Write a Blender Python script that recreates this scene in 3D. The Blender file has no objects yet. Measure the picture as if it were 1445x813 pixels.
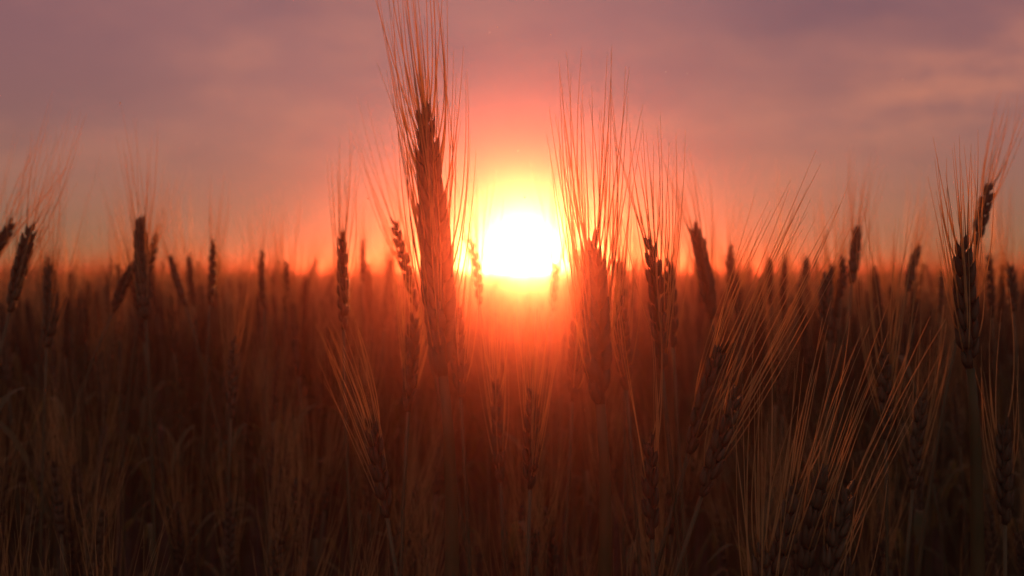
import bpy, math, random
import numpy as np
from mathutils import Vector, Matrix
rad = math.radians
C = bpy.context.scene.collection
SC = bpy.context.scene

# ------------------------------------------------------------------ camera
EYE = 0.86                     # eye level, about the height of the ears
FPX = 1251.0                   # focal length in photograph pixels (1445 wide)
HORIZON_PY = 387.0
PITCH = math.atan((HORIZON_PY - 406.5) / FPX)
cam_d = bpy.data.cameras.new('camera')
cam = bpy.data.objects.new('camera', cam_d); C.objects.link(cam)
cam.location = (0, 0, EYE)
cam.rotation_euler = (rad(90) + PITCH, 0, 0)
cam_d.sensor_width = 36.0
cam_d.lens = 36.0 * FPX / 1445.0
cam_d.clip_start = 0.01; cam_d.clip_end = 5000
cam_d.dof.use_dof = True
cam_d.dof.focus_distance = 0.47
cam_d.dof.aperture_fstop = 7.5
SC.camera = cam

# ------------------------------------------------------------------ sky, sun, exposure
SUN_EL, SUN_AZ = rad(2.0), rad(0.72)
SUN = Vector((math.sin(SUN_AZ)*math.cos(SUN_EL), math.cos(SUN_AZ)*math.cos(SUN_EL), math.sin(SUN_EL)))
SC.view_settings.view_transform = 'Standard'
SC.view_settings.look = 'None'
SC.view_settings.exposure = 1.05
SC.view_settings.gamma = 1.0
SC.view_settings.use_curve_mapping = False
SC.cycles.use_denoising = True
SC.cycles.max_bounces = 6
SC.cycles.transparent_max_bounces = 6
SC.cycles.volume_bounces = 1
SC.cycles.sample_clamp_indirect = 6.0

sd = bpy.data.lights.new('sun', 'SUN')
sd.energy = 5.0
sd.angle = rad(0.53)
sd.color = (1.0, 0.225, 0.062)
sun = bpy.data.objects.new('sun', sd); C.objects.link(sun)
sun.rotation_euler = SUN.to_track_quat('Z', 'Y').to_euler()
sun.location = (0, 0, 20)

W = bpy.data.worlds.new('World'); SC.world = W
W.use_nodes = True
nt = W.node_tree; nt.nodes.clear()
def N(t, **kw):
    n = nt.nodes.new(t)
    for k, v in kw.items(): setattr(n, k, v)
    return n
def L(a, b): nt.links.new(a, b)
def M(op, a, b=None, c=None, clamp=False):
    n = N('ShaderNodeMath', operation=op); n.use_clamp = clamp
    for i, v in enumerate((a, b, c)):
        if v is None: continue
        if isinstance(v, (int, float)): n.inputs[i].default_value = v
        else: L(v, n.inputs[i])
    return n.outputs[0]
def COL(fac, rgb):
    """fac * rgb as a colour"""
    n = N('ShaderNodeVectorMath', operation='SCALE'); n.inputs[0].default_value = rgb
    if isinstance(fac, (int, float)): n.inputs['Scale'].default_value = fac
    else: L(fac, n.inputs['Scale'])
    return n.outputs[0]
def ADD(a, b):
    n = N('ShaderNodeVectorMath', operation='ADD'); L(a, n.inputs[0]); L(b, n.inputs[1]); return n.outputs[0]
def MIX(f, a, b):
    n = N('ShaderNodeMix', data_type='VECTOR')
    L(f, n.inputs[0]); L(a, n.inputs[4]); L(b, n.inputs[5]); return n.outputs[1]
tc = N('ShaderNodeTexCoord')
sep = N('ShaderNodeSeparateXYZ'); L(tc.outputs['Generated'], sep.inputs[0])
dot = N('ShaderNodeVectorMath', operation='DOT_PRODUCT'); L(tc.outputs['Generated'], dot.inputs[0])
DISC_EL = rad(1.45)
dot.inputs[1].default_value = (math.sin(SUN_AZ)*math.cos(DISC_EL), math.cos(SUN_AZ)*math.cos(DISC_EL), math.sin(DISC_EL))
th = M('MULTIPLY', M('ARCCOSINE', M('MINIMUM', dot.outputs['Value'], 0.9999999)), 180/math.pi)   # degrees from the sun
el = M('MULTIPLY', M('ARCSINE', sep.outputs['Z']), 180/math.pi)                                 # degrees above the horizon
elp = M('MAXIMUM', el, 0.0)
def gauss(x, w): return M('EXPONENT', M('MULTIPLY', M('POWER', M('DIVIDE', x, w), 2.0), -1.0))
def expo(x, w): return M('EXPONENT', M('DIVIDE', x, -w))
def smooth_(x, a, b):
    n = N('ShaderNodeMapRange', interpolation_type='SMOOTHSTEP'); L(x, n.inputs[0])
    n.inputs[1].default_value = a; n.inputs[2].default_value = b; return n.outputs[0]
# clear dusk air: the physical sky, with the dust-laden mauve of the evening over it
sky = N('ShaderNodeTexSky', sky_type='NISHITA'); sky.sun_disc = False
sky.sun_elevation = SUN_EL; sky.sun_rotation = SUN_AZ; sky.dust_density = 3.0; sky.air_density = 1.5
skys = N('ShaderNodeVectorMath', operation='SCALE'); L(sky.outputs[0], skys.inputs[0]); skys.inputs['Scale'].default_value = 0.02
away = smooth_(th, 40.0, 130.0)                                  # sky opposite the sunset: bluer, and brightened as fill for the shaded wheat
low = expo(elp, 4.0)
base = ADD(skys.outputs[0], COL(M('SUBTRACT', 1.0, M('MULTIPLY', low, 0.72)), (0.268, 0.106, 0.120)))
base = ADD(base, COL(low, (0.05, 0.135, 0.025)))
base = ADD(base, COL(away, (0.08, 0.17, 0.22)))
# clouds on a flat layer overhead
den = M('ADD', M('MAXIMUM', sep.outputs['Z'], 0.0), 0.34)
cx = M('DIVIDE', sep.outputs['X'], den); cy = M('DIVIDE', sep.outputs['Y'], den)
cv = N('ShaderNodeCombineXYZ'); L(cx, cv.inputs[0]); L(cy, cv.inputs[1])
def noise(scale, detail, rough, loc):
    mp = N('ShaderNodeMapping'); L(cv.outputs[0], mp.inputs[0]); mp.inputs['Location'].default_value = loc
    mp.inputs['Scale'].default_value = (0.8, 1.0, 1.0); mp.inputs['Rotation'].default_value = (0, 0, 0.35)
    n = N('ShaderNodeTexNoise'); L(mp.outputs[0], n.inputs['Vector'])
    n.inputs['Scale'].default_value = scale; n.inputs['Detail'].default_value = detail; n.inputs['Roughness'].default_value = rough
    return n.outputs['Fac']
def smooth(x, a, b):
    n = N('ShaderNodeMapRange', interpolation_type='SMOOTHSTEP'); L(x, n.inputs[0])
    n.inputs[1].default_value = a; n.inputs[2].default_value = b; return n.outputs[0]
high = smooth(elp, 1.5, 8.0)
fwd = M('MAXIMUM', sep.outputs['Y'], 0.05)
uu = M('DIVIDE', sep.outputs['X'], fwd); vv = M('DIVIDE', sep.outputs['Z'], fwd)
def bank(u0, v0, wu, wv, slope):
    a = M('DIVIDE', M('SUBTRACT', uu, u0), wu)
    b = M('DIVIDE', M('SUBTRACT', M('SUBTRACT', vv, v0), M('MULTIPLY', M('SUBTRACT', uu, u0), slope)), wv)
    return M('EXPONENT', M('MULTIPLY', M('ADD', M('MULTIPLY', a, a), M('MULTIPLY', b, b)), -1.0))
n1 = noise(2.3, 7, 0.58, (3.1, 1.7, 0)); n2 = noise(1.9, 6, 0.58, (7.4, 2.2, 0)); n3 = noise(4.2, 8, 0.62, (1.2, 9.1, 0))
warm = M('MULTIPLY', smooth(n1, 0.44, 0.68), M('MULTIPLY', high, 0.45))
warm = M('ADD', warm, M('MULTIPLY', M('MULTIPLY', bank(0.52, 0.222, 0.17, 0.055, 0.30), smooth(n3, 0.30, 0.62)), 1.25))
warm = M('ADD', warm, M('MULTIPLY', M('MULTIPLY', bank(-0.30, 0.235, 0.13, 0.035, 0.25), smooth(n1, 0.36, 0.62)), 0.5))
dark = M('MULTIPLY', smooth(n2, 0.42, 0.66), M('MULTIPLY', high, 0.7))
dark = M('ADD', dark, M('MULTIPLY', M('MULTIPLY', bank(0.42, 0.305, 0.25, 0.045, 0.10), smooth(n1, 0.25, 0.55)), 0.9))
base = ADD(base, COL(warm, (0.19, 0.055, 0.010)))
base = ADD(base, COL(dark, (-0.075, -0.026, -0.012)))
# aureole of the low sun, strongest right round the disc
glow = ADD(COL(expo(th, 2.7), (0.0, 0.05, -0.02)), COL(expo(th, 9.0), (-0.33, 0.0, 0.08)))
flat = M('MULTIPLY', expo(elp, 2.2), expo(th, 9.0))
glow = ADD(glow, COL(flat, (0.40, 0.40, 0.0)))
glow = ADD(glow, COL(M('SUBTRACT', 1.0, smooth(th, 0.1, 1.1)), (11.0, 8.5, 5.5)))
tot = ADD(base, glow)
mxv = N('ShaderNodeVectorMath', operation='MAXIMUM'); L(tot, mxv.inputs[0]); mxv.inputs[1].default_value = (0, 0, 0); tot = mxv.outputs[0]
bg = N('ShaderNodeBackground'); L(tot, bg.inputs[0]); bg.inputs[1].default_value = 0.49
wo = N('ShaderNodeOutputWorld'); L(bg.outputs[0], wo.inputs[0])
W.cycles.sampling_method = 'MANUAL'; W.cycles.sample_map_resolution = 2048

# ------------------------------------------------------------------ materials
def plant_mat(name, ca, cb, rough, trans, tcol, scale=60, spec=0.4):
    m = bpy.data.materials.new(name); m.use_nodes = True
    t = m.node_tree; t.nodes.clear()
    out = t.nodes.new('ShaderNodeOutputMaterial')
    geo = t.nodes.new('ShaderNodeTexCoord')
    nz = t.nodes.new('ShaderNodeTexNoise'); nz.inputs['Scale'].default_value = scale; nz.inputs['Detail'].default_value = 4
    t.links.new(geo.outputs['Object'], nz.inputs['Vector'])
    oi = t.nodes.new('ShaderNodeObjectInfo')
    ad = t.nodes.new('ShaderNodeMath'); ad.operation = 'MULTIPLY_ADD'
    t.links.new(oi.outputs['Random'], ad.inputs[0]); ad.inputs[1].default_value = 0.35
    t.links.new(nz.outputs['Fac'], ad.inputs[2])
    rp = t.nodes.new('ShaderNodeValToRGB')
    rp.color_ramp.elements[0].position = 0.35; rp.color_ramp.elements[0].color = (*ca, 1)
    rp.color_ramp.elements[1].position = 0.95; rp.color_ramp.elements[1].color = (*cb, 1)
    t.links.new(ad.outputs[0], rp.inputs[0])
    p = t.nodes.new('ShaderNodeBsdfPrincipled')
    t.links.new(rp.outputs[0], p.inputs['Base Color'])
    p.inputs['Roughness'].default_value = rough
    p.inputs['Specular IOR Level'].default_value = spec
    tr = t.nodes.new('ShaderNodeBsdfTranslucent'); tr.inputs[0].default_value = (*tcol, 1)
    mx = t.nodes.new('ShaderNodeMixShader'); mx.inputs[0].default_value = trans
    t.links.new(p.outputs[0], mx.inputs[1]); t.links.new(tr.outputs[0], mx.inputs[2])
    t.links.new(mx.outputs[0], out.inputs[0])
    return m
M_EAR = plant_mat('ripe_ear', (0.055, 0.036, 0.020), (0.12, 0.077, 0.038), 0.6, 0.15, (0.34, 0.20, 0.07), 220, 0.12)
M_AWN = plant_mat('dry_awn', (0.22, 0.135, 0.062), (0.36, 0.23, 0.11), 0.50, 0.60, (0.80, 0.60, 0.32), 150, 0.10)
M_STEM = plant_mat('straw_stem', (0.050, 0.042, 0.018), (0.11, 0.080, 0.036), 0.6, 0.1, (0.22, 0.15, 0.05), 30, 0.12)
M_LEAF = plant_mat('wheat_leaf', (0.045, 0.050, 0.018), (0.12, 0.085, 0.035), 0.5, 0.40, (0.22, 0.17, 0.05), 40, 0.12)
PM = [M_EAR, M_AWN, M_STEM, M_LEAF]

def soil_mat():
    m = bpy.data.materials.new('field_soil'); m.use_nodes = True
    t = m.node_tree; p = t.nodes['Principled BSDF']
    tcn = t.nodes.new('ShaderNodeTexCoord')
    a = t.nodes.new('ShaderNodeTexNoise'); a.inputs['Scale'].default_value = 9; a.inputs['Detail'].default_value = 8
    t.links.new(tcn.outputs['Object'], a.inputs['Vector'])
    r = t.nodes.new('ShaderNodeValToRGB')
    r.color_ramp.elements[0].position = .3; r.color_ramp.elements[0].color = (.045, .030, .018, 1)
    r.color_ramp.elements[1].position = .75; r.color_ramp.elements[1].color = (.11, .075, .042, 1)
    t.links.new(a.outputs['Fac'], r.inputs[0]); t.links.new(r.outputs[0], p.inputs['Base Color'])
    p.inputs['Roughness'].default_value = .95
    b = t.nodes.new('ShaderNodeBump'); b.inputs['Strength'].default_value = .6; b.inputs['Distance'].default_value = .03
    t.links.new(a.outputs['Fac'], b.inputs['Height']); t.links.new(b.outputs[0], p.inputs['Normal'])
    return m

# ------------------------------------------------------------------ mesh helpers
class MB:
    def __init__(s): s.v = []; s.f = []
    def ring(s, c, u, w, r, n, sq=1.0):
        i0 = len(s.v)
        for k in range(n):
            a = 2*math.pi*k/n
            s.v.append(c + u*(r*math.cos(a)) + w*(r*sq*math.sin(a)))
        return i0
    def bridge(s, a, b, n):
        for k in range(n):
            k2 = (k+1) % n
            s.f.append((a+k, a+k2, b+k2, b+k))
    def tube(s, pts, radii, n=6, cap=True):
        last = None
        for i, p in enumerate(pts):
            t = (pts[min(i+1, len(pts)-1)] - pts[max(i-1, 0)]).normalized()
            u = t.cross(Vector((0.31, 0.9, 0.2))).normalized(); w = t.cross(u)
            r = s.ring(p, u, w, radii[i], n)
            if last is not None: s.bridge(last, r, n)
            elif cap: s.f.append(tuple(r+k for k in range(n))[::-1])
            last = r
        if cap: s.f.append(tuple(last+k for k in range(n)))
    def floret(s, p, d, length, r, side, n=6):
        """one pointed husk: a flattened teardrop"""
        d = d.normalized(); u = d.cross(side).normalized(); w = d.cross(u)
        prof = ((0, .35), (.14, .85), (.36, 1.0), (.64, .70), (.86, .30), (1.0, .05))
        last = None
        for t, q in prof:
            ri = s.ring(p + d*(length*t), u, w, r*q, n, 0.8)
            if last is None: s.f.append(tuple(ri+k for k in range(n))[::-1])
            else: s.bridge(last, ri, n)
            last = ri
        s.f.append(tuple(last+k for k in range(n)))
    def leaf(s, pts, width, up, droop_fold=0.25):
        n = len(pts); i0 = len(s.v)
        for i, p in enumerate(pts):
            t = (pts[min(i+1, n-1)] - pts[max(i-1, 0)]).normalized()
            sd_ = t.cross(up)
            sd_ = sd_.normalized() if sd_.length > 1e-4 else Vector((1, 0, 0))
            nn = sd_.cross(t)
            x = i/(n-1)
            w = width*min(1.0, 0.45+2.2*x)*max(0.02, 1-x**2.2)*0.5
            s.v += [p + sd_*w + nn*(w*droop_fold), p, p - sd_*w + nn*(w*droop_fold)]
        for i in range(n-1):
            a = i0+3*i; b = a+3
            s.f += [(a, a+1, b+1, b), (a+1, a+2, b+2, b+1)]
    def build(s, name, mat, parent=None, smooth_=True):
        me = bpy.data.meshes.new(name); me.from_pydata([tuple(p) for p in s.v], [], s.f); me.update()
        me.materials.append(mat)
        if smooth_: me.polygons.foreach_set('use_smooth', [True]*len(me.polygons))
        o = bpy.data.objects.new(name, me); C.objects.link(o)
        if parent is not None: o.parent = parent
        return o
def bez2(a, b, c, t): return a*((1-t)**2) + b*(2*t*(1-t)) + c*(t*t)
def bez3(a, b, c, d, t): return a*((1-t)**3) + b*(3*t*(1-t)**2) + c*(3*t*t*(1-t)) + d*(t**3)
def tag(o, label, cat=None, group=None, kind=None):
    o['label'] = label
    if cat: o['category'] = cat
    if group: o['group'] = group
    if kind: o['kind'] = kind
def at(px, py, Y):
    """the point at distance Y in front of the lens seen at photograph pixel (px, py)"""
    x = (px - 722.5)/FPX; z = -(py - 406.5)/FPX
    cp, sp = math.cos(PITCH), math.sin(PITCH)
    dy, dz = cp - z*sp, sp + z*cp
    k = Y/dy
    return Vector((x*k, Y, EYE + dz*k))

GROUP = 'bearded wheat plants standing in the near field'
def wheat(tip, foot, label, seed, width=0.0135, awn_len=0.11, n_awn=26, splay=7.0, single_awns=True,
          bend=0.0, sheath=False, face=None, leaves=2, group=GROUP, awn_r=0.00035, ground=None, lean_awn=(0, 0), slim=0.12):
    """one wheat plant: Empty at the foot of the stem > stem, ear (> awns), leaves. tip/foot: the ends of the ear."""
    R = random.Random(seed)
    axis = tip - foot; ln = axis.length; T0 = axis.normalized()
    # the foot of the stem on the soil
    if ground is None:
        gx = foot.x - T0.x*0.22 + R.uniform(-.03, .03); gy = foot.y - T0.y*0.2 + R.uniform(-.02, .05)
    else: gx, gy = ground
    B = Vector((gx, gy, 0.0))
    root = bpy.data.objects.new('wheat_plant', None); C.objects.link(root)
    root.empty_display_size = 0.05; root.location = B
    tag(root, label, 'wheat plant', group)
    tip = tip - B; foot = foot - B
    if face is None: face = R.uniform(0, math.pi)
    side0 = Vector((math.cos(face), math.sin(face), 0))
    side0 = (side0 - T0*side0.dot(T0)).normalized()
    mid = (tip+foot)*0.5 + Vector((bend, 0, 0))
    curve = lambda t: bez2(foot, mid, tip, t)
    # stem
    st = MB()
    c1 = foot - T0*0.25; c2 = Vector((0, 0, 0.4))
    pts, rr = [], []
    for i in range(15):
        t = i/14; p = bez3(Vector((0, 0, -0.01)), c2, c1, foot, t); pts.append(p)
        rr.append(0.0021 - 0.0009*t + (0.0006 if i in (4, 9) else 0))
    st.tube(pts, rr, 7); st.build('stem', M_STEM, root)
    if sheath:                                          # the flag leaf still wraps the top of the stem
        sh = MB(); q = [bez3(Vector((0, 0, -0.01)), c2, c1, foot, .62 + .38*j/10) + Vector((.0012*math.sin(j*.9), 0, 0)) for j in range(11)]
        sh.tube(q, [.0023 + .0014*math.sin(math.pi*j/10) for j in range(11)], 9)
        sh.build('leaf_sheath', M_LEAF, root)
    # ear: spikelets alternate left and right of the rachis, three husks each
    eb = MB(); tips = []
    ns = max(10, int(ln/0.0047))
    rp = [curve(i/8) for i in range(9)]
    eb.tube(rp, [width*0.16]*8 + [width*.08], 5)
    for i in range(ns):
        t = 0.01 + 0.95*i/(ns-1)
        p = curve(t); T = (curve(min(1, t+.05)) - curve(max(0, t-.05))).normalized()
        S = (side0 - T*side0.dot(T)).normalized(); Nn = T.cross(S)
        sg = 1 if i % 2 else -1
        taper = min(1.0, 0.62 + 2.2*t) * (1.0 - slim*max(0, t-.2)) * (1.0 if t < .72 else 1.0 - 1.75*(t-.72))
        for j in (-1, 0, 1):
            w = width*taper
            out = (S*sg*(0.8 if j == 0 else 0.62) + Nn*(0.55*j)).normalized()
            q = p + out*(w*0.17)
            d = T*0.95 + out*(0.22 + R.uniform(-.05, .08))
            fl = 0.0135*(width/.0135)*taper**.5*R.uniform(.9, 1.12)
            eb.floret(q, d, fl, w*0.215, S)
            tips.append((q + d.normalized()*fl*.97, d.normalized(), out, T, t))
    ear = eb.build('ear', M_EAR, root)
    R.shuffle(tips)
    beard = MB()
    for (p, d, out, T, t) in tips[:n_awn]:
        la = awn_len*(1.28 - 0.25*t)*R.uniform(.70, 1.14)
        ang = rad(splay*R.uniform(.3, 1.35)*(1.15 - .35*t))
        e = T*math.cos(ang) + out*math.sin(ang) + Vector((lean_awn[0], 0, lean_awn[1])) + Vector((R.gauss(0, .04), R.gauss(0, .03), R.uniform(-.02, .02)))
        end = p + e.normalized()*la
        ctl = p + d*(la*0.32) + Vector((R.uniform(-1, 1), R.uniform(-1, 1), 0))*la*.05
        n = 9
        ps = [bez2(p - d*.0012, ctl, end, i/n) for i in range(n+1)]
        rs = [awn_r*(1.15 - .95*i/n) for i in range(n+1)]
        if single_awns:
            b = MB(); b.tube(ps, rs, 4, True); b.build('awn', M_AWN, ear)
        else: beard.tube(ps, rs, 3, True)
    if not single_awns: beard.build('beard', M_AWN, ear)
    for k in range(leaves):
        h = R.uniform(.35, .72) if k else R.uniform(.55, .8)
        i = int(h*14); p0 = pts[i]
        a = R.uniform(0, 2*math.pi); o_ = Vector((math.cos(a), math.sin(a), 0))
        Ll = R.uniform(.14, .25)
        p1 = p0 + Vector((0, 0, Ll*.6)) + o_*Ll*.15
        p2 = p0 + o_*Ll*R.uniform(.45, .8) + Vector((0, 0, Ll*R.uniform(-.1, .45)))
        lb = MB(); lb.leaf([bez2(p0, p1, p2, j/9) for j in range(10)], R.uniform(.007, .011), Vector((0, 0, 1)) + o_*.4)
        lb.build('leaf', M_LEAF, root)
    return root

# ------------------------------------------------------------------ the ground
gb = MB()
GR = 600.0
gn = 24
for j in range(gn+1):
    for i in range(gn+1):
        u = 2*i/gn-1; v = 2*j/gn-1
        gb.v.append(Vector((GR*u*abs(u), GR*v*abs(v), 0)))
for j in range(gn):
    for i in range(gn):
        a = j*(gn+1)+i; gb.f.append((a, a+1, a+gn+2, a+gn+1))
ground = gb.build('ground', soil_mat(), None, False)
tag(ground, 'dark brown field soil under the wheat', None, None, 'structure')

# ------------------------------------------------------------------ the rest of the field: one mass of wheat nobody could count
rng = np.random.default_rng(11)
def tri_template(seed, lod):
    """a whole plant as triangles; returns verts, tris, material index. Height of ear tip = 0.80 m"""
    R = random.Random(seed)
    V, F, Mi = [], [], []
    def tube(pts, rs, n, mi):
        last = None
        for i, p in enumerate(pts):
            t = (pts[min(i+1, len(pts)-1)] - pts[max(i-1, 0)]).normalized()
            u = t.cross(Vector((.31, .9, .2))).normalized(); w = t.cross(u)
            i0 = len(V)
            if rs[i] <= 0: V.append(p); cnt = 1
            else:
                for k in range(n):
                    a = 2*math.pi*k/n; V.append(p + u*(rs[i]*math.cos(a)) + w*(rs[i]*math.sin(a)))
                cnt = n
            if last is not None:
                l0, lc = last
                for k in range(n):
                    k2 = (k+1) % n
                    if cnt == 1: F.append((l0+k, l0+k2, i0)); Mi.append(mi)
                    elif lc == 1: F.append((l0, i0+k2, i0+k)); Mi.append(mi)
                    else:
                        F.append((l0+k, l0+k2, i0+k2)); F.append((l0+k, i0+k2, i0+k)); Mi.extend((mi, mi))
            last = (i0, cnt)
    la = R.uniform(0, 6.28); lean = R.uniform(0, .10) if R.random() < .8 else R.uniform(.1, .26)
    lv = Vector((math.cos(la), math.sin(la), 0))
    el_ = R.uniform(.065, .095)
    foot = Vector((0, 0, .80-el_)) + lv*lean*.25
    T = (Vector((0, 0, 1)) + lv*lean*2.0).normalized()
    tip = foot + T*el_
    c1 = foot - T*.22; c2 = Vector((0, 0, .35))
    nseg = 5 if lod == 0 else 3
    tube([bez3(Vector((0, 0, 0)), c2, c1, foot, i/nseg) for i in range(nseg+1)], [.0019 if lod == 0 else .0024]*(nseg+1), 3, 2)
    fa = R.uniform(0, 3.14); S = Vector((math.cos(fa), math.sin(fa), 0)); S = (S - T*S.dot(T)).normalized(); Nn = T.cross(S)
    w = .012
    starts = []
    if lod == 0:
        tube([foot, foot+T*el_*.5, tip], [.0028, .003, .0016], 4, 0)
        ns = 15
        for i in range(ns):
            t = .02+.93*i/(ns-1); sg = 1 if i % 2 else -1
            tp = min(1, .65+2*t)*(1 if t < .7 else 1-1.2*(t-.7))
            for j in (-.7, .7):
                o = (S*sg*.7 + Nn*j).normalized(); p = foot+T*(el_*t)+o*w*.2*tp
                d = (T+o*.34).normalized()
                tube([p, p+d*.0045, p+d*.013], [.0011, .0025*tp, 0], 4, 0)
                starts.append((p+d*.012, o, t))
    else:
        k = 4
        tube([foot+T*el_*i/k + S*w*.06*(1 if i % 2 else -1) for i in range(k+1)] + [tip+T*.006], [.0035, .0062, .0062, .0058, .0035, 0], 4, 0)
        for i in range(9):
            a = R.uniform(0, 6.28); o = S*math.cos(a)+Nn*math.sin(a); t = R.uniform(.1, 1)
            starts.append((foot+T*el_*t+o*w*.35, o, t))
    R.shuffle(starts)
    na = 15 if lod == 0 else 9
    for (p, o, t) in starts[:na]:
        ll = R.uniform(.075, .12); ang = rad(R.uniform(2, 13))
        e = p + (T*math.cos(ang)+o*math.sin(ang))*ll
        if lod == 0:
            m_ = p + (T*.9+o*.22).normalized()*ll*.5
            tube([p, (m_*.6+((p+e)*.5)*.4), e], [.00038, .0003, 0], 3, 1)
        else: tube([p, e], [.00055, 0], 3, 1)
    for k in range(2 if lod == 0 else 1):
        h = R.uniform(.3, .62); a = R.uniform(0, 6.28); o = Vector((math.cos(a), math.sin(a), 0)); p0 = Vector((0, 0, h)); Ll = R.uniform(.14, .24)
        p1 = p0+Vector((0, 0, Ll*.6))+o*Ll*.15; p2 = p0+o*Ll*.6+Vector((0, 0, Ll*R.uniform(-.1, .4)))
        n = 5 if lod == 0 else 3; sdv = Vector((-o.y, o.x, 0)); i0 = len(V)
        for j in range(n+1):
            x = j/n; q = bez2(p0, p1, p2, x); ww = .0055*max(.05, 1-x*x)
            V.append(q+sdv*ww); V.append(q-sdv*ww)
        for j in range(n):
            b = i0+2*j; F.extend(((b, b+1, b+3), (b, b+3, b+2))); Mi.extend((3, 3))
    return np.array([tuple(v) for v in V]), np.array(F, dtype=np.int64), np.array(Mi, dtype=np.int64)

def mass(name, pos, hts, lod, label, ntemp=14):
    temps = [tri_template(1000*lod+i, lod) for i in range(ntemp)]
    which = rng.integers(0, ntemp, len(pos))
    VV, FF, MM = [], [], []; off = 0
    for ti, (v, f, mi) in enumerate(temps):
        idx = np.nonzero(which == ti)[0]
        if len(idx) == 0: continue
        a = rng.uniform(0, 2*np.pi, len(idx)); ca, sa = np.cos(a), np.sin(a)
        s = hts[idx]/0.80
        x = v[None, :, 0]*ca[:, None] - v[None, :, 1]*sa[:, None]
        y = v[None, :, 0]*sa[:, None] + v[None, :, 1]*ca[:, None]
        z = np.broadcast_to(v[None, :, 2], x.shape)
        # taller plants: the stem grows longer, the ear keeps its size
        zz = np.where(z < 0.6, z*((0.6+(hts[idx]-0.80))/0.6)[:, None], z+(hts[idx]-0.80)[:, None])
        P = np.stack([x+pos[idx, 0][:, None], y+pos[idx, 1][:, None], zz], -1).reshape(-1, 3)
        Ft = (f[None] + (np.arange(len(idx))*len(v))[:, None, None]).reshape(-1, 3) + off
        VV.append(P); FF.append(Ft); MM.append(np.tile(mi, len(idx))); off += len(P)
    VV = np.concatenate(VV); FF = np.concatenate(FF); MM = np.concatenate(MM)
    me = bpy.data.meshes.new(name)
    me.vertices.add(len(VV)); me.vertices.foreach_set('co', VV.astype(np.float32).ravel())
    me.loops.add(FF.size); me.loops.foreach_set('vertex_index', FF.astype(np.int32).ravel())
    me.polygons.add(len(FF)); me.polygons.foreach_set('loop_start', np.arange(0, FF.size, 3, dtype=np.int32))
    me.polygons.foreach_set('loop_total', np.full(len(FF), 3, dtype=np.int32))
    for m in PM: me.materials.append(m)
    me.polygons.foreach_set('material_index', MM.astype(np.int32))
    me.update(calc_edges=True); me.validate()
    o = bpy.data.objects.new(name, me); C.objects.link(o)
    tag(o, label, None, None, 'stuff')
    print(name, len(pos), 'plants', len(FF), 'tris')
    return o
def scatter(y0, y1, slope, pad, dens):
    ymax = y1; xm = slope*ymax+pad
    n = int((y1-y0)*2*xm*dens)
    x = rng.uniform(-xm, xm, n); y = rng.uniform(y0, y1, n)
    k = np.abs(x) < slope*y+pad
    return np.stack([x[k], y[k]], -1)
# near mass: beyond the individual plants, and at both sides of the picture
NEAR_END = 1.75
p = np.concatenate([scatter(NEAR_END, 4.5, .66, .9, 290), scatter(-.5, NEAR_END, 0.0, 2.0, 200)])
inwedge = (p[:, 1] < NEAR_END) & (np.abs(p[:, 0]) < .66*np.maximum(p[:, 1], 0)+.18)
near_ring = np.hypot(p[:, 0], p[:, 1]) < .38
p = p[~inwedge & ~near_ring]
h = np.clip(rng.normal(.768, .036, len(p)) + np.where(rng.random(len(p)) < .26, .062, 0), .64, .892)
h = np.where(np.abs(p[:, 0]/np.maximum(p[:, 1], .1) - .0124) < .05, np.minimum(h, .80), h)
mass('wheat_field', p, h, 0, 'crowded wheat of the middle field fading into dark stalks')
p = np.concatenate([scatter(4.5, 13, .64, .8, 95), scatter(13, 38, .62, 1.0, 21), scatter(38, 90, .62, 1, 4.5)])
h = np.clip(rng.normal(.795, .036, len(p)), .68, .895)
mass('wheat_field', p, h, 1, 'far wheat glowing orange below the horizon')

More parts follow.
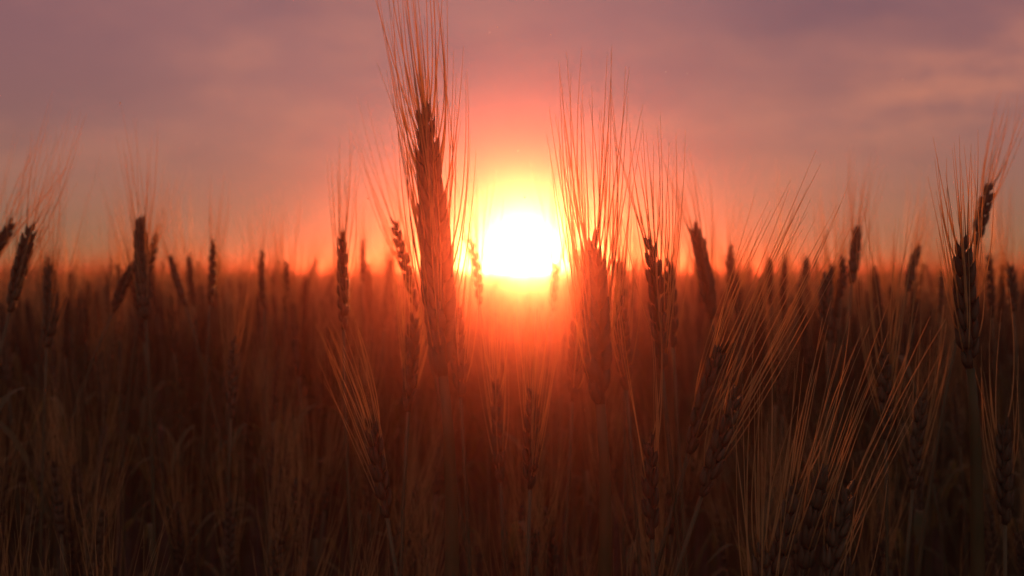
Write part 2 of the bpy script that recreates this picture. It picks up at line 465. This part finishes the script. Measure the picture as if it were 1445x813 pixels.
# ------------------------------------------------------------------ wheat plants told apart in the photograph
# label, tip px, foot px, distance (m), ear width, awn length, awns, splay, bend, lean
H = [
 ('tallest thick red-lit wheat ear left of the sun, awns reaching the top', (598, 160), (624, 530), .42, .0178, .082, 74, 7.0, .002, 11, True),
 ('slim tilted wheat ear tucked behind the left side of the tallest ear', (556, 312), (590, 440), .72, .0105, .07, 18, 7, 0, 0, True),
 ('thick red wheat ear right of the sun with a tall glowing awn tuft', (836, 340), (846, 570), .42, .0165, .080, 66, 7.5, 0, 1.2, True),
 ('narrow dark wheat ear second to the right of the sun, long sparse awns', (918, 345), (934, 520), .50, .0115, .075, 26, 7, .002, .5, True),
 ('short dark wheat ear nestled right beside the narrow sparse-awned one', (944, 372), (950, 490), .62, .0100, .07, 18, 8, 0, 2.6, True),
 ('stout blurred dark wheat ear tilting left, right of the sparse-awned ears', (980, 325), (1004, 450), .80, .0160, .06, 22, 8, 0, 0, True),
 ('dark wheat ear cut by the left edge of the view, bowing right', (16, 316), (-26, 400), .85, .0130, .07, 20, 10, 0, 0, True),
 ('dark leaning wheat ear beside the one cut by the left edge', (44, 322), (14, 440), .75, .0135, .075, 24, 10, -.001, 1.0, True),
 ('dim upright wheat ear right of the leaning one near the left edge', (70, 382), (66, 490), .82, .0150, .085, 20, 8, 0, 1.5, True),
 ('tall dark wheat ear standing alone in the left field above its neighbours', (198, 314), (206, 450), .78, .0155, .07, 26, 9, 0, 0, True),
 ('small wheat ear peeking out right of the tall lone left ear', (219, 334), (206, 395), 1.05, .0105, .06, 16, 12, .002, 3, False),
 ('wheat ear leaning against the foot of the tall lone left ear', (193, 370), (160, 440), 1.0, .0140, .05, 14, 9, 0, 0, False),
 ('small left-leaning wheat ear a little right of the tall lone left ear', (241, 366), (262, 432), 1.05, .0120, .06, 14, 9, 0, 0, False),
 ('slim upright wheat ear next to the right of the small left-leaning ear', (300, 343), (296, 430), 1.0, .0110, .06, 16, 9, 0, 0, False),
 ('blunt wheat ear left of the lowest small ear, right of the slim upright one', (370, 358), (373, 435), 1.1, .0115, .06, 16, 10, 0, 0, False),
 ('lowest small wheat ear left of the straight dark ear', (405, 372), (403, 440), 1.15, .0100, .07, 14, 8, 0, 0, False),
 ('straight dark wheat ear midway between left edge and sun, fine upright awns', (483, 334), (485, 465), .70, .0115, .075, 24, 6, 0, 0, True),
 ('thin distant-looking wheat ear left of the tallest red ear', (513, 340), (512, 398), 1.3, .0100, .05, 12, 8, 0, 0, False),
 ('tiny wheat ear poking up between the thin ear and tallest ear', (547, 358), (545, 402), 1.6, .0090, .05, 12, 8, 0, 0, False),
 ('wheat ear silhouetted against the left flank of the sun glare', (665, 342), (676, 430), .85, .0105, .06, 20, 9, 0, 0, True),
 ('small wheat ear at the right flank of the sun glare', (786, 372), (780, 440), .95, .0110, .085, 16, 9, 0, 0, True),
 ('dim wheat ear between the thick red right ear and the sparse-awned one', (874, 376), (878, 470), .80, .0130, .06, 16, 7, 0, 0, False),
 ('blurred slim wheat ear behind the slanting copper awns', (1031, 350), (1035, 425), 1.15, .0130, .05, 14, 8, 0, 0, False),
 ('blurred dark wheat ear just right of the slanting copper awns', (1086, 372), (1088, 430), 1.2, .0130, .05, 14, 8, 0, 0, False),
 ('blurred right-tipped wheat ear behind the middle of the right field', (1138, 368), (1126, 430), 1.25, .0140, .05, 12, 8, 0, 0, False),
 ('dark blunt wheat ear below the tall ear of the right field', (1168, 388), (1168, 480), .85, .0150, .05, 16, 8, 0, 0, False),
 ('tall dark wheat ear with faint awns in the right field', (1209, 328), (1202, 400), .95, .0145, .065, 20, 7, 0, 0, True),
 ('short wheat ear half hidden left of the tall right-field ear', (1188, 366), (1186, 420), 1.1, .0120, .05, 12, 8, 0, 0, False),
 ('wheat ear leaning right between the right-field ear and far right clump', (1295, 352), (1280, 412), 1.05, .0125, .05, 14, 8, 0, 0, False),
 ('small upright wheat ear left of the far right clump', (1328, 385), (1326, 440), 1.2, .0110, .06, 12, 8, 0, 0, False),
 ('large dark wheat ear at far right wrapped in tall straight awns', (1358, 346), (1368, 520), .50, .0140, .055, 38, 6.5, 0, .6, True),
 ('blurred pale wheat ear rising behind the large far right ear', (1396, 266), (1378, 345), .72, .0120, .055, 18, 7, 0, 0, True),
 ('small dark wheat ear at the right edge of the view', (1425, 376), (1430, 440), .95, .0120, .06, 14, 8, 0, 0, False),
 ('wheat ear pressed against the right side of the foot of the tallest ear', (643, 436), (650, 560), .58, .0125, .075, 24, 7, 0, 0, True),
 ('wheat ear pressed against the left side of the foot of the tallest ear', (584, 452), (576, 580), .60, .0125, .075, 24, 8, 0, 0, True),
 ('wheat ear crowding the right side of the thick red right ear, lower down', (874, 428), (884, 550), .60, .0120, .080, 24, 7, 0, 0, True),
 ('wheat ear crowding the left side of the thick red right ear, lower down', (815, 446), (808, 566), .60, .0120, .080, 24, 8, 0, 0, True),
 # ears deep in the shade whose awns catch the light
 ('wheat plant whose copper awns slant highest, right of the dark tilted ear', (1016, 492), (972, 640), .50, .0120, .118, 14, 4.5, 0, 0, True),
 ('wheat plant with copper awns slanting up just below the highest slanting awns', (1038, 560), (990, 700), .48, .0120, .122, 18, 5.5, 0, 0, True),
 ('wheat plant with parallel copper awns ending low left of the fanned pair', (1122, 690), (1088, 840), .43, .0115, .080, 12, 6, 0, 0, True),
 ('wheat plant with bright fanned copper awns, left one of the low pair', (1160, 670), (1128, 830), .44, .0115, .078, 11, 6, 0, 0, True),
 ('wheat plant with bright fanned copper awns, right one of the low pair', (1195, 690), (1160, 850), .43, .0115, .082, 10, 6, 0, 0, True),
 ('wheat plant with upright thin dull awns at the bottom, below the copper awns', (1076, 780), (1070, 930), .42, .0115, .095, 16, 6, 0, 0, True),
 ('wheat plant with short low awns at lower right, lone lit pair of bristles', (1196, 800), (1180, 930), .44, .0110, .06, 6, 8, 0, 0, True),
 ('shaded wheat plant whose awns fan leftward, left of the tallest ear', (524, 600), (546, 730), .52, .0115, .075, 18, 6, 0, 0, True),
 ('shaded wheat plant with red-lit awns standing right below the sun', (752, 560), (748, 690), .55, .0115, .07, 26, 8, 0, 0, True),
 ('shaded wheat plant with orange awns below the yellow glare left of sun', (700, 545), (706, 680), .60, .0115, .07, 20, 8, 0, 0, True),
 ('shaded wheat plant with only a few thin bright vertical awns', (916, 625), (920, 760), .47, .0110, .075, 8, 4, 0, 0, True),
 ('wheat plant with fine straight awns in a comb behind the right field', (1248, 500), (1250, 620), .62, .0115, .095, 26, 9, 0, 0, True),
 ('wheat plant with dull awns slanting right below the large far right ear', (1300, 560), (1288, 690), .60, .0115, .08, 12, 6, 0, 0, True),
 ('shaded wheat plant at the right edge with thin copper awns', (1416, 600), (1418, 740), .55, .0115, .07, 12, 6, 0, 0, True),
 ('wheat plant with orange awns in the field below the slim left ears', (330, 480), (326, 590), .85, .0115, .09, 18, 9, 0, 0, False),
]
LEANAWN = {37: (.12, 0), 38: (.10, 0), 39: (.02, 0), 40: (.12, 0), 41: (.12, 0), 44: (-.12, 0)}
FACE = {0: 0.9, 2: .3, 30: .4}
for i, (lab, tp, ft, d, w, al, na, sp, bd, lf, single) in enumerate(H):
    a = at(tp[0], tp[1], d); b = at(ft[0], ft[1], d*.995)
    if d > .7: al *= 1.3; bd = bd or (((i*37) % 11)-5)*.0009
    wheat(a, b, lab, 100+(i if i < 33 else i-4 if i > 36 else i+60), w, al, na, sp, single, bd, lean_awn=LEANAWN.get(i, (0, 0)), awn_r=.00034 if i in (37, 38, 39, 40, 41, 42, 43, 47) else .00035, face=FACE.get(i), sheath=i in (0, 2, 30), slim=.42 if i in (0, 2) else .12)

# ------------------------------------------------------------------ the crowded plants of the near field
R0 = random.Random(5)
proto = []
for k in range(9):
    ln = R0.uniform(.07, .095); lean = R0.uniform(-.16, .16); ly = R0.uniform(-.12, .12)
    T = Vector((lean, ly, 1)).normalized()
    tip = Vector((lean*.35, ly*.35, .80)); foot = tip - T*ln
    r = wheat(tip + Vector((0, 60, 0)), foot + Vector((0, 60, 0)), 'x', 900+k, R0.uniform(.0105, .0135), R0.uniform(.085, .115), 22, R0.uniform(6, 11), False, 0, ground=(0, 60), leaves=2)
    proto.append(r)
used = set()
def copy_tree(o, parent=None):
    c = o.copy(); C.objects.link(c)
    if parent is not None: c.parent = parent
    for ch in o.children: copy_tree(ch, c)
    return c
ZONES = [(230, 'far left'), (480, 'left'), (640, 'tallest ear'), (850, 'sun'), (1080, 'dark tilted ear'), (1300, 'right field'), (9999, 'far right')]
ZL = {
 'far left': ('dark wheat stalk crowded under the leaning ears at the left edge', 'dim wheat stalk crowded behind the ears at the left edge'),
 'left': ('dark wheat stalk in the shaded foreground below the slim left ears', 'dim brown wheat stalk among the slim ears of the left field'),
 'tallest ear': ('dark wheat stalk in the shadow at the foot of the tallest ear', 'dim wheat stalk crowded just behind the tallest red ear'),
 'sun': ('dark red-tinged wheat stalk in the foreground straight below the sun', 'orange-lit wheat stalk in the crowd straight below the sun'),
 'dark tilted ear': ('dark wheat stalk in the foreground below the tilted dark ear', 'dim wheat stalk crowded around the stem of the tilted dark ear'),
 'right field': ('dark wheat stalk in the foreground below the copper awns', 'dim brown wheat stalk among the blurred right-field ears'),
 'far right': ('dark wheat stalk in the shaded foreground under the far right clump', 'dim wheat stalk crowded behind the far right clump'),
}
spots = []
tries = 0
while len(spots) < 247 and tries < 60000:
    tries += 1
    y = R0.uniform(.46, NEAR_END); x = R0.uniform(-1, 1)*(.63*y+.06)
    if any((x-q[0])**2 + (y-q[1])**2 < (.034+.012*y)**2 for q in spots): continue
    spots.append((x, y))
standing = []
for (x, y) in spots:
    k = R0.randrange(len(proto)); r = proto[k]
    if k in used: r = copy_tree(r)
    used.add(k)
    px = 722.5 + FPX*x/y
    drop = (R0.uniform(-.032, .045) if R0.random() < .6 else R0.uniform(.06, .16)) if y > 1.05 else R0.uniform(.17, .28)
    if y < .7: drop += .05
    if abs(px-738) < 90: drop = max(drop, .045) + .03
    h_ = EYE - drop
    r.location = (x, y, 0); r.rotation_euler = (0, 0, R0.uniform(0, 6.283)); s = h_/.80; r.scale = (1, 1, s)
    zone = next(z for lim, z in ZONES if px < lim)
    tag(r, ZL[zone][0 if y < .95 else 1], 'wheat plant', GROUP)
    if drop < .045 and abs(px-722) < 760: standing.append((px, r))
MARKS = [(44, 'the dark leaning ear at the left edge'), (198, 'the tall lone left ear'), (300, 'the slim upright ear of the left field'), (370, 'the blunt ear in the left gap'),
         (483, 'the straight dark ear'), (598, 'the tallest red ear'), (838, 'the thick red right ear'), (980, 'the stout tilted dark ear'),
         (1086, 'the slanting copper awns'), (1209, 'the tall right-field ear'), (1358, 'the large far right ear')]
ORD = ['first', 'second', 'third', 'fourth', 'fifth', 'sixth', 'seventh', 'eighth', 'ninth', 'tenth', 'eleventh', 'twelfth', 'thirteenth', 'fourteenth', 'fifteenth', 'sixteenth', 'seventeenth', 'eighteenth']
count = {}
for (px, r) in sorted(standing, key=lambda q: q[0]):
    m = [n for x, n in MARKS if x <= px]
    key = ('right of ' + m[-1]) if m else 'left of the dark leaning ear at the left edge'
    k = count.get(key, 0); count[key] = k+1
    r['label'] = ORD[k] + ' faint blurred wheat ear ' + key

# ------------------------------------------------------------------ chaff drifting in the light
wr = random.Random(3)
cb = MB()
for k in range(130):
    Y = wr.uniform(.35, 1.0); c = at(wr.uniform(-200, 1645), wr.uniform(20, 800), Y)
    if c.z > 1.0 or c.z < .45: continue
    l = wr.choice((.0003, .0004, .0004, .0006)); d = Vector((wr.uniform(-1, 1), wr.uniform(-1, 1), wr.uniform(-1, 1))).normalized()*l
    e = d.orthogonal().normalized()*l*.5; g = d.cross(e).normalized()*l*.3
    i0 = len(cb.v); cb.v += [c-d, c+e, c+g, c-e, c-g, c+d]
    for q in ((0, 2, 1), (0, 3, 2), (0, 4, 3), (0, 1, 4), (5, 1, 2), (5, 2, 3), (5, 3, 4), (5, 4, 1)): cb.f.append(tuple(i0+z for z in q))
chaff = cb.build('chaff', M_AWN, None, False)
tag(chaff, 'tiny specks of chaff drifting over the wheat', None, None, 'stuff')
# ------------------------------------------------------------------ the evening haze over the field
hb = MB()
bpy.context.view_layer.update()
TOP = max((o.matrix_world @ Vector(c)).z for o in C.objects if o.type == 'MESH' for c in o.bound_box)
print('highest point', round(TOP, 3))
x0, x1, y0, y1, z0, z1 = -GR-5, GR+5, -GR-5, GR+5, -1.0, max(TOP, EYE)+0.01
for z in (z0, z1):
    for (x, y) in ((x0, y0), (x1, y0), (x1, y1), (x0, y1)): hb.v.append(Vector((x, y, z)))
hb.f = [(3, 2, 1, 0), (4, 5, 6, 7), (0, 1, 5, 4), (1, 2, 6, 5), (2, 3, 7, 6), (3, 0, 4, 7)]
hm = bpy.data.materials.new('evening_haze'); hm.use_nodes = True
t = hm.node_tree; t.nodes.clear()
pv = t.nodes.new('ShaderNodeVolumePrincipled'); ho = t.nodes.new('ShaderNodeOutputMaterial')
pv.inputs['Color'].default_value = (0.97, 0.40, 0.36, 1)
pv.inputs['Density'].default_value = 0.041
pv.inputs['Anisotropy'].default_value = 0.953
t.links.new(pv.outputs[0], ho.inputs['Volume'])
haze = hb.build('haze', hm, None, False)
tag(haze, 'thin evening haze hanging over the whole field', None, None, 'stuff')
